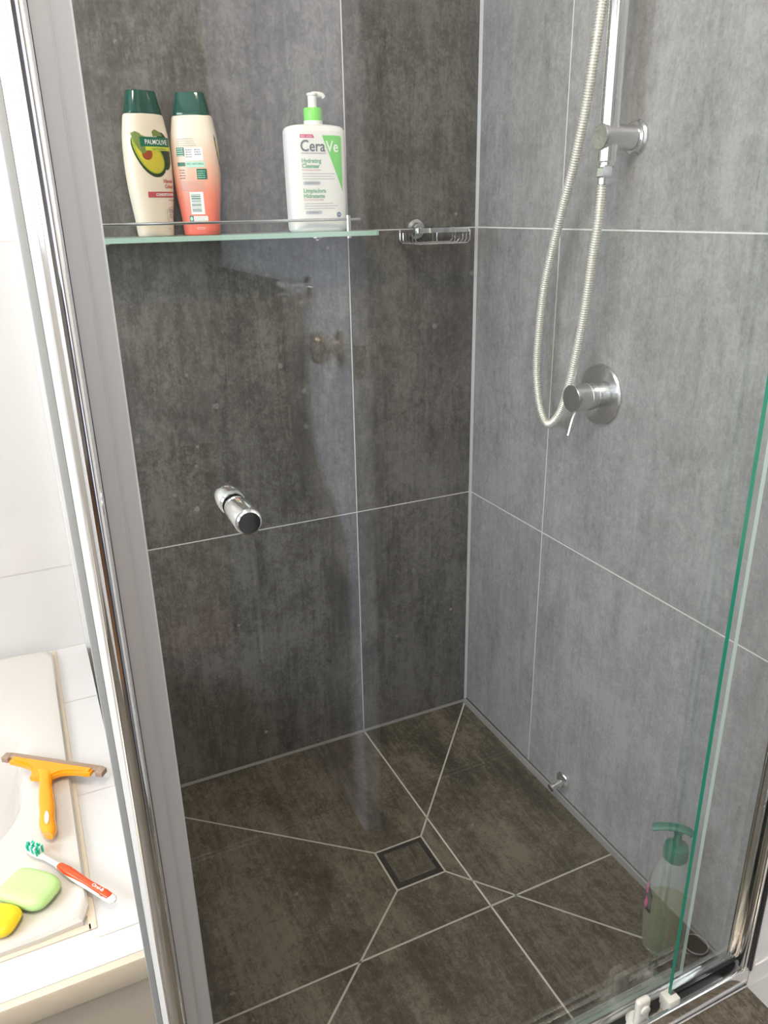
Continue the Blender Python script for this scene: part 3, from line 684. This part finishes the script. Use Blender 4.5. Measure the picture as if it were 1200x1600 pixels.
# ------------------------------------------------------------------ pump soap bottle on the shower floor
c = thing('hand_wash_pump_bottle', 'half-empty clear pump bottle of yellow-green hand wash on the shower floor', 'bottle', (-.072, -.803, .0012), math.radians(-45))
pk = [(0, .031, .020), (.004, .0345, .0235), (.06, .0385, .0260), (.110, .0385, .0260), (.155, .0335, .0240), (.188, .0225, .0195), (.200, .0155, .0150), (.206, .014, .014)]
PS = smooth_secs(pk, 6)
bm = BM(); loft(bm, PS, 48, 2.3); link('body', bm, 'clear_plastic', c)
bm = BM(); loft(bm, [(.002, .028, .018, 2.3)]+[(z, a-.002, b-.002, 2.3) for z, a, b in PS if .004 < z < .112]+[(.1125, .0330, .0230, 2.3)], 48); link('liquid', bm, 'liquid', c)
bm = BM(); lathe(bm, [(.0185, .203), (.0205, .206), (.0205, .222), (.0190, .2290), (.0100, .234)], n=36); link('pump_collar', bm, 'teal', c)
bm = BM(); lathe(bm, [(.0068, .233), (.0068, .253), (.0085, .258)], n=20); link('pump_stem', bm, 'teal', c)
bm = BM()
pth = catmull([(.0200, .0, .2600), (.015, 0, .2640), (.006, 0, .2660), (-.010, 0, .2655), (-.026, 0, .2625), (-.0410, 0, .2570)], 6)
tube(bm, pth, lambda i: .0052, 12)
for v in bm.verts: v.co.y *= 1.7
link('pump_head', bm, 'teal', c)
Lb = Label(c, PS, 2.3)
def side(pts, lvl, mat, nm):
    b_ = BM(); vv = [b_.verts.new((a, z, 0)) for a, z in pts]; b_.faces.new(vv)
    for x_ in [PI*k_/24 for k_ in range(-24, 49)]:
        if min(p[0] for p in pts) < x_ < max(p[0] for p in pts): bmesh.ops.bisect_plane(b_, geom=b_.verts[:]+b_.edges[:]+b_.faces[:], plane_co=(x_, 0, 0), plane_no=(1, 0, 0))
    for v in b_.verts:
        a, z = v.co.x, v.co.y; w_, d_ = interp(PS, z); s_ = sup(a, 2.3); k_ = 1+.006+.010*lvl
        v.co = Vector((w_*s_[0]*k_, d_*s_[1]*k_, z))
    return link(nm, b_, mat, c, False)
side([(2.9, .092), (3.98, .086), (3.92, .125), (3.05, .165)], 0, 'ink_black', 'front_label')
side([(3.35, .095), (3.62, .090), (3.75, .108), (3.5, .118)], 1, 'ink_pink', 'label_flower')
side([(3.20, .132), (3.40, .118), (3.60, .128), (3.35, .148)], 1, 'ink_pink', 'label_flower')
c = thing('rubber_plug', 'dark round rubber plug with a pale rim in the shower corner by the pump bottle', 'plug', (-.022, -.833, .0008))
bm = BM(); lathe(bm, [(.0195, 0), (.0215, .002), (.0215, .006), (.0195, .0085), (.0175, .006)], n=36); link('disc', bm, 'black_rubber_and_shade', c)
bm = BM(); tube(bm, [(.0205*math.cos(a), .0205*math.sin(a), .0085) for a in [2*PI*k_/40 for k_ in range(40)]], .0011, 8, True); link('rim', bm, 'satin', c)
# ------------------------------------------------------------------ bath and its tiled surround
HZ, HY, HX = .420, -.783, -.909
t = thing('bath_surround', 'white tiled bath surround with cream front edge beside the shower', 'bath surround', (-1.7, HY, 0))
bm = BM()
BX0, BX1, BY0, BY1 = -2.52, -.972, -.722, -.012
box(bm, (X0, BY1-.012, .395), (HX, -.001, HZ)); box(bm, (BX1-.015, HY, .395), (HX, BY1-.012, HZ))
box(bm, (X0, HY, .395), (BX1-.015, BY0+.015, HZ)); box(bm, (X0, BY0+.015, .395), (BX0+.015, BY1-.012, HZ))
for y in (-.205, -.470, -.742): strip(bm, (BX1+.006, y, HZ), (HX, y, HZ), .0016, (0, 0, 1))
for x in (-1.14, -1.5, -1.86, -2.2): strip(bm, (x, HY, HZ), (x, BY0-.008, HZ), .0014, (0, 0, 1))
loc(link('tiled_top', bm, ['white_tile', 'white_grout'], t, False))
bm = BM(); box(bm, (X0, HY-.012, .385), (HX, HY, HZ+.001), .003); loc(link('front_edging', bm, 'bullnose', t))
bm = BM(); box(bm, (X0, HY-.003, 0), (HX, HY+.012, .386)); box(bm, (HX-.012, HY, 0), (HX, -.001, .395)); loc(link('front_panel', bm, 'hob_face', t, False))
bm = BM(); box(bm, (BX1-.004, BY0-.006, HZ), (BX1+.006, BY1+.004, HZ+.0022), .001); box(bm, (BX0, BY0-.006, HZ), (BX1, BY0+.004, HZ+.0022), .001); loc(link('sealant', bm, 'bullnose', t))
t = thing('bathtub', 'glossy white built-in bathtub with a wide flat rim', 'bathtub', ((BX0+BX1)/2, (BY0+BY1)/2, .2))
bm = BM(); n = 160; cxm, cym = (BX0+BX1)/2, (BY0+BY1)/2; hw, hd = (BX1-BX0)/2, (BY1-BY0)/2
def rg(sx, sy, e, z, cx_=cxm, cy_=cym):
    o = []
    for k_ in range(n):
        a = 2*PI*k_/n; a = math.atan2(math.sin(a)*sy, math.cos(a)*sx)
        c_, s_ = math.cos(a), math.sin(a); r = ((abs(c_)/sx)**e+(abs(s_)/sy)**e)**(-1/e)
        o.append(bm.verts.new((cx_+r*c_, cy_+r*s_, z)))
    return o
BCX, BSX = -1.755, .716
rings = [rg(hw, hd, 60, HZ+.001), rg(hw, hd, 60, HZ+.009), rg(hw-.003, hd-.003, 50, HZ+.0125), rg(hw-.008, hd-.008, 40, HZ+.013), rg(hw-.022, hd-.022, 30, HZ+.0115),
         rg(BSX+.030, .285, 5, HZ+.0105, BCX, cym), rg(BSX+.014, .266, 4.2, HZ+.007, BCX, cym), rg(BSX, .250, 3.6, HZ+.0, BCX, cym), rg(BSX-.010, .242, 3.5, HZ-.02, BCX, cym),
         rg(BSX-.03, .230, 3.3, HZ-.10, BCX, cym), rg(BSX-.07, .205, 3.2, HZ-.28, BCX, cym), rg(BSX-.12, .17, 3, HZ-.35, BCX, cym), rg(BSX-.3, .08, 2.5, HZ-.365, BCX, cym)]
for a, b in zip(rings, rings[1:]):
    for k_ in range(n): bm.faces.new((a[k_], a[(k_+1) % n], b[(k_+1) % n], b[k_]))
bm.faces.new(rings[-1]); loc(link('tub_shell', bm, 'enamel', t))
RZ = HZ+.013
def on_z(px, py, z):
    d = fw+(px-600)/FPX*R_-(py-800)/FPX*U_; s = (z-CAM.z)/d.z; return CAM+d*s
# ------------------------------------------------------------------ squeegee
A, B = on_z(12, 1182, RZ+.014), on_z(158, 1204, RZ+.014); Cc = (A+B)/2; E_ = on_z(82, 1303, RZ+.008)
ux = (B-A).normalized(); L1 = (B-A).length; vy = Vector((0, 0, 1)).cross(ux)
if vy.dot(E_-Cc) < 0: vy = -vy
L2 = (E_-Cc).dot(vy); sk = (E_-Cc).dot(ux)
t = thing('squeegee', 'orange plastic T-shaped shower squeegee lying on the bath rim', 'squeegee', (Cc.x, Cc.y, RZ+.001), math.atan2(ux.y, ux.x))
flipy = 1 if (Matrix.Rotation(math.atan2(ux.y, ux.x), 3, 'Z') @ Vector((0, 1, 0))).dot(vy) > 0 else -1
bm = BM(); hL = L1/2
# flat orange head with flared shoulders, outline in (x, v), thickness in z
outl = [(-hL+.012, .000), (hL-.012, .000), (hL-.012, .012), (hL-.035, .014), (.034, .0165), (.024, .021), (.0175, .029), (.0145, .038), (-.0145, .038), (-.0175, .029), (-.024, .021), (-.034, .0165), (-hL+.035, .014), (-hL+.012, .012)]
prism(bm, [(x, y*flipy) for x, y in outl], .006, .018)
bmesh.ops.bevel(bm, geom=[e for e in bm.edges if abs(e.verts[0].co.z-e.verts[1].co.z) < 1e-5], offset=.003, segments=2, affect='EDGES'); link('head', bm, 'orange', t)
bm = BM(); box(bm, (-hL, min(-.008*flipy, .003*flipy), .0100), (hL, max(-.008*flipy, .003*flipy), .0155), .001); link('rubber_blade', bm, 'rubber_tan', t)
for s_ in (-1, 1):
    bm = BM(); box(bm, (s_*hL-.006, -.006, .007), (s_*hL+.006, .008, .016), .001)
    for v in bm.verts: v.co.y *= flipy
    link('blade_end', bm, 'rubber_tan', t)
bm = BM(); secs = []
m_ = 18; hw_ = [.0150, .0128, .0115, .0112, .0115, .0122, .0126, .0130, .0134, .0135, .0132, .0128, .0126, .0130, .0138, .0140, .0120, .0070]
rngs = []
for i in range(m_):
    f_ = i/(m_-1); y_ = (.022+(L2-.014)*f_)*flipy; x_ = sk*f_; zc = .0115-.002*math.sin(f_*PI)
    rngs.append([bm.verts.new((x_+hw_[i]*sup(2*PI*k_/20, 2.6)[0], y_, zc+(.0085-.002*(i == m_-1))*sup(2*PI*k_/20, 2.6)[1])) for k_ in range(20)])
for a, b in zip(rngs, rngs[1:]):
    for k_ in range(20): bm.faces.new((a[k_], a[(k_+1) % 20], b[(k_+1) % 20], b[k_]))
bm.faces.new(rngs[0][::-1]); bm.faces.new(rngs[-1]); bmesh.ops.recalc_face_normals(bm, faces=bm.faces[:]); link('handle', bm, 'orange', t)
bm = BM(); yy = (.022+(L2-.014)*.80)*flipy
prism(bm, [(sk*.8+x+sk/L2*y*flipy, yy+y) for x, y in ell(0, 0, .0035, .011, 0, 20)], .0180, .0204); link('hanging_hole', bm, 'cream_plastic', t)
# ------------------------------------------------------------------ toothbrush
A, B = on_z(46, 1326, RZ+.006), on_z(176, 1403, RZ+.008); d_ = (B-A); LB = d_.length; az_ = math.atan2(d_.y, d_.x)
t = thing('toothbrush', 'orange-red and white toothbrush with green bristles lying on the bath rim', 'toothbrush', (A.x, A.y, RZ+.0006), az_)
bm = BM()
def flatrod(bm, pts, n_=18, e_=2.5):
    """pts: (x, y, z, halfwidth, halfheight)"""
    rr = [[bm.verts.new((x, y+a*sup(2*PI*k_/n_, e_)[0], z+b*sup(2*PI*k_/n_, e_)[1])) for k_ in range(n_)] for x, y, z, a, b in pts]
    for p, q in zip(rr, rr[1:]):
        for k_ in range(n_): bm.faces.new((p[k_], p[(k_+1) % n_], q[(k_+1) % n_], q[k_]))
    bm.faces.new(rr[0][::-1]); bm.faces.new(rr[-1]); bmesh.ops.recalc_face_normals(bm, faces=bm.faces[:])
flatrod(bm, [(-.003, 0, .006, .002, .001), (0, 0, .006, .0055, .0025), (.012, 0, .006, .0068, .003), (.024, 0, .006, .0055, .003), (.032, 0, .006, .0032, .003), (.055, 0, .0065, .0030, .003),
             (.066, 0, .0065, .0048, .004), (.090, 0, .005, .0065, .0045), (.12, 0, .0045, .0060, .0045), (.15, 0, .0045, .0062, .0045), (LB-.012, 0, .0045, .0068, .0042), (LB+.001, 0, .0045, .0055, .0035), (LB+.004, 0, .0045, .002, .0015)]); link('handle', bm, 'white_plastic', t)
bm = BM(); flatrod(bm, [(.060, 0, .0075, .003, .002), (.064, 0, .0075, .0048, .004), (.078, 0, .0075, .0060, .0048), (.090, 0, .0068, .0058, .0048), (.115, 0, .0062, .0045, .0046), (.145, 0, .0062, .0052, .0046), (LB-.016, 0, .0062, .0058, .0044), (LB-.006, 0, .0062, .0048, .0036), (LB-.003, 0, .006, .001, .001)])
link('grip', bm, 'orange_red', t)
for j_, (mt_, nm) in enumerate((('bristle_g', 'green_bristles'), ('bristle_w', 'white_bristles'))):
    bm = BM()
    for ix in range(8):
        for iy in range(4):
            if (ix+iy) % 3 == 0 and j_ == 0 or (ix+iy) % 3 and j_ == 1: continue
            x, y = .001+ix*.0032, (iy-1.5)*.0030
            lathe(bm, [(.0012, 0), (.0014, .0098+random.uniform(-.001, .0012))], (x, y, .008), (random.uniform(-.12, .12), random.uniform(-.12, .12), 1), 7)
    link(nm, bm, mt_, t)
bm = text_bm('Oral-B', .0058, .128, 0, width=.020, bold=.0001)
for v in bm.verts: v.co = Vector((v.co.x, v.co.y-.0020, .01095))
link('lettering', bm, 'ink_white', t, False)
# ------------------------------------------------------------------ soaps
def soap(name, label, mat, quadpx, z, h_, rzx=0):
    P4 = [on_z(px, py, z+h_*.5) for px, py in quadpx]; cc = sum(P4, Vector())/4
    a = ((P4[1]-P4[0])+(P4[2]-P4[3]))/2; b = ((P4[3]-P4[0])+(P4[2]-P4[1]))/2
    rz = math.atan2(a.y, a.x)
    bm = BM(); b_l = abs(b.dot(Vector((-math.sin(rz), math.cos(rz), 0))))
    ws, ds = a.length/2, b_l/2; nn = 14; secs_ = []
    for k_ in range(nn+1):
        f = -PI/2+PI*k_/nn; q = max(.02, math.cos(f))**.42; secs_.append((h_/2+h_/2*math.sin(f), ws*q*1.04, ds*q*1.04, 3.6))
    loft(bm, secs_, 56, 3.2)
    for v in bm.verts:
        if v.co.z > h_*.6: v.co.z -= .0025*(1-min(1, (abs(v.co.x)/ws)**2))
    o = link(name, bm, mat); o.location = (cc.x, cc.y, z+.0004); o.rotation_euler = (0, 0, rz); tag(o, label, 'soap'); return o
soap('soap_bar', 'pale green rounded bar of soap on the white bath rim', 'soap_green', [(-6, 1398), (38, 1347), (97, 1385), (53, 1430)], HZ+.0112, .024)
soap('soap_bar', 'bright yellow bar of soap cut off by the left picture edge', 'soap_yellow', [(-62, 1452), (-30, 1398), (34, 1434), (4, 1470)], HZ+.0112, .022)
# ------------------------------------------------------------------ ceiling lamp
t = thing('ceiling_lamp', 'round white ceiling lamp above the bathroom floor', 'lamp', (-.95, -1.25, H))
bm = BM(); lathe(bm, [(.20, 0), (.20, .03), (.185, .04)], (-.95, -1.25, H), (0, 0, -1), 40); loc(link('lamp_housing', bm, 'paint', t))
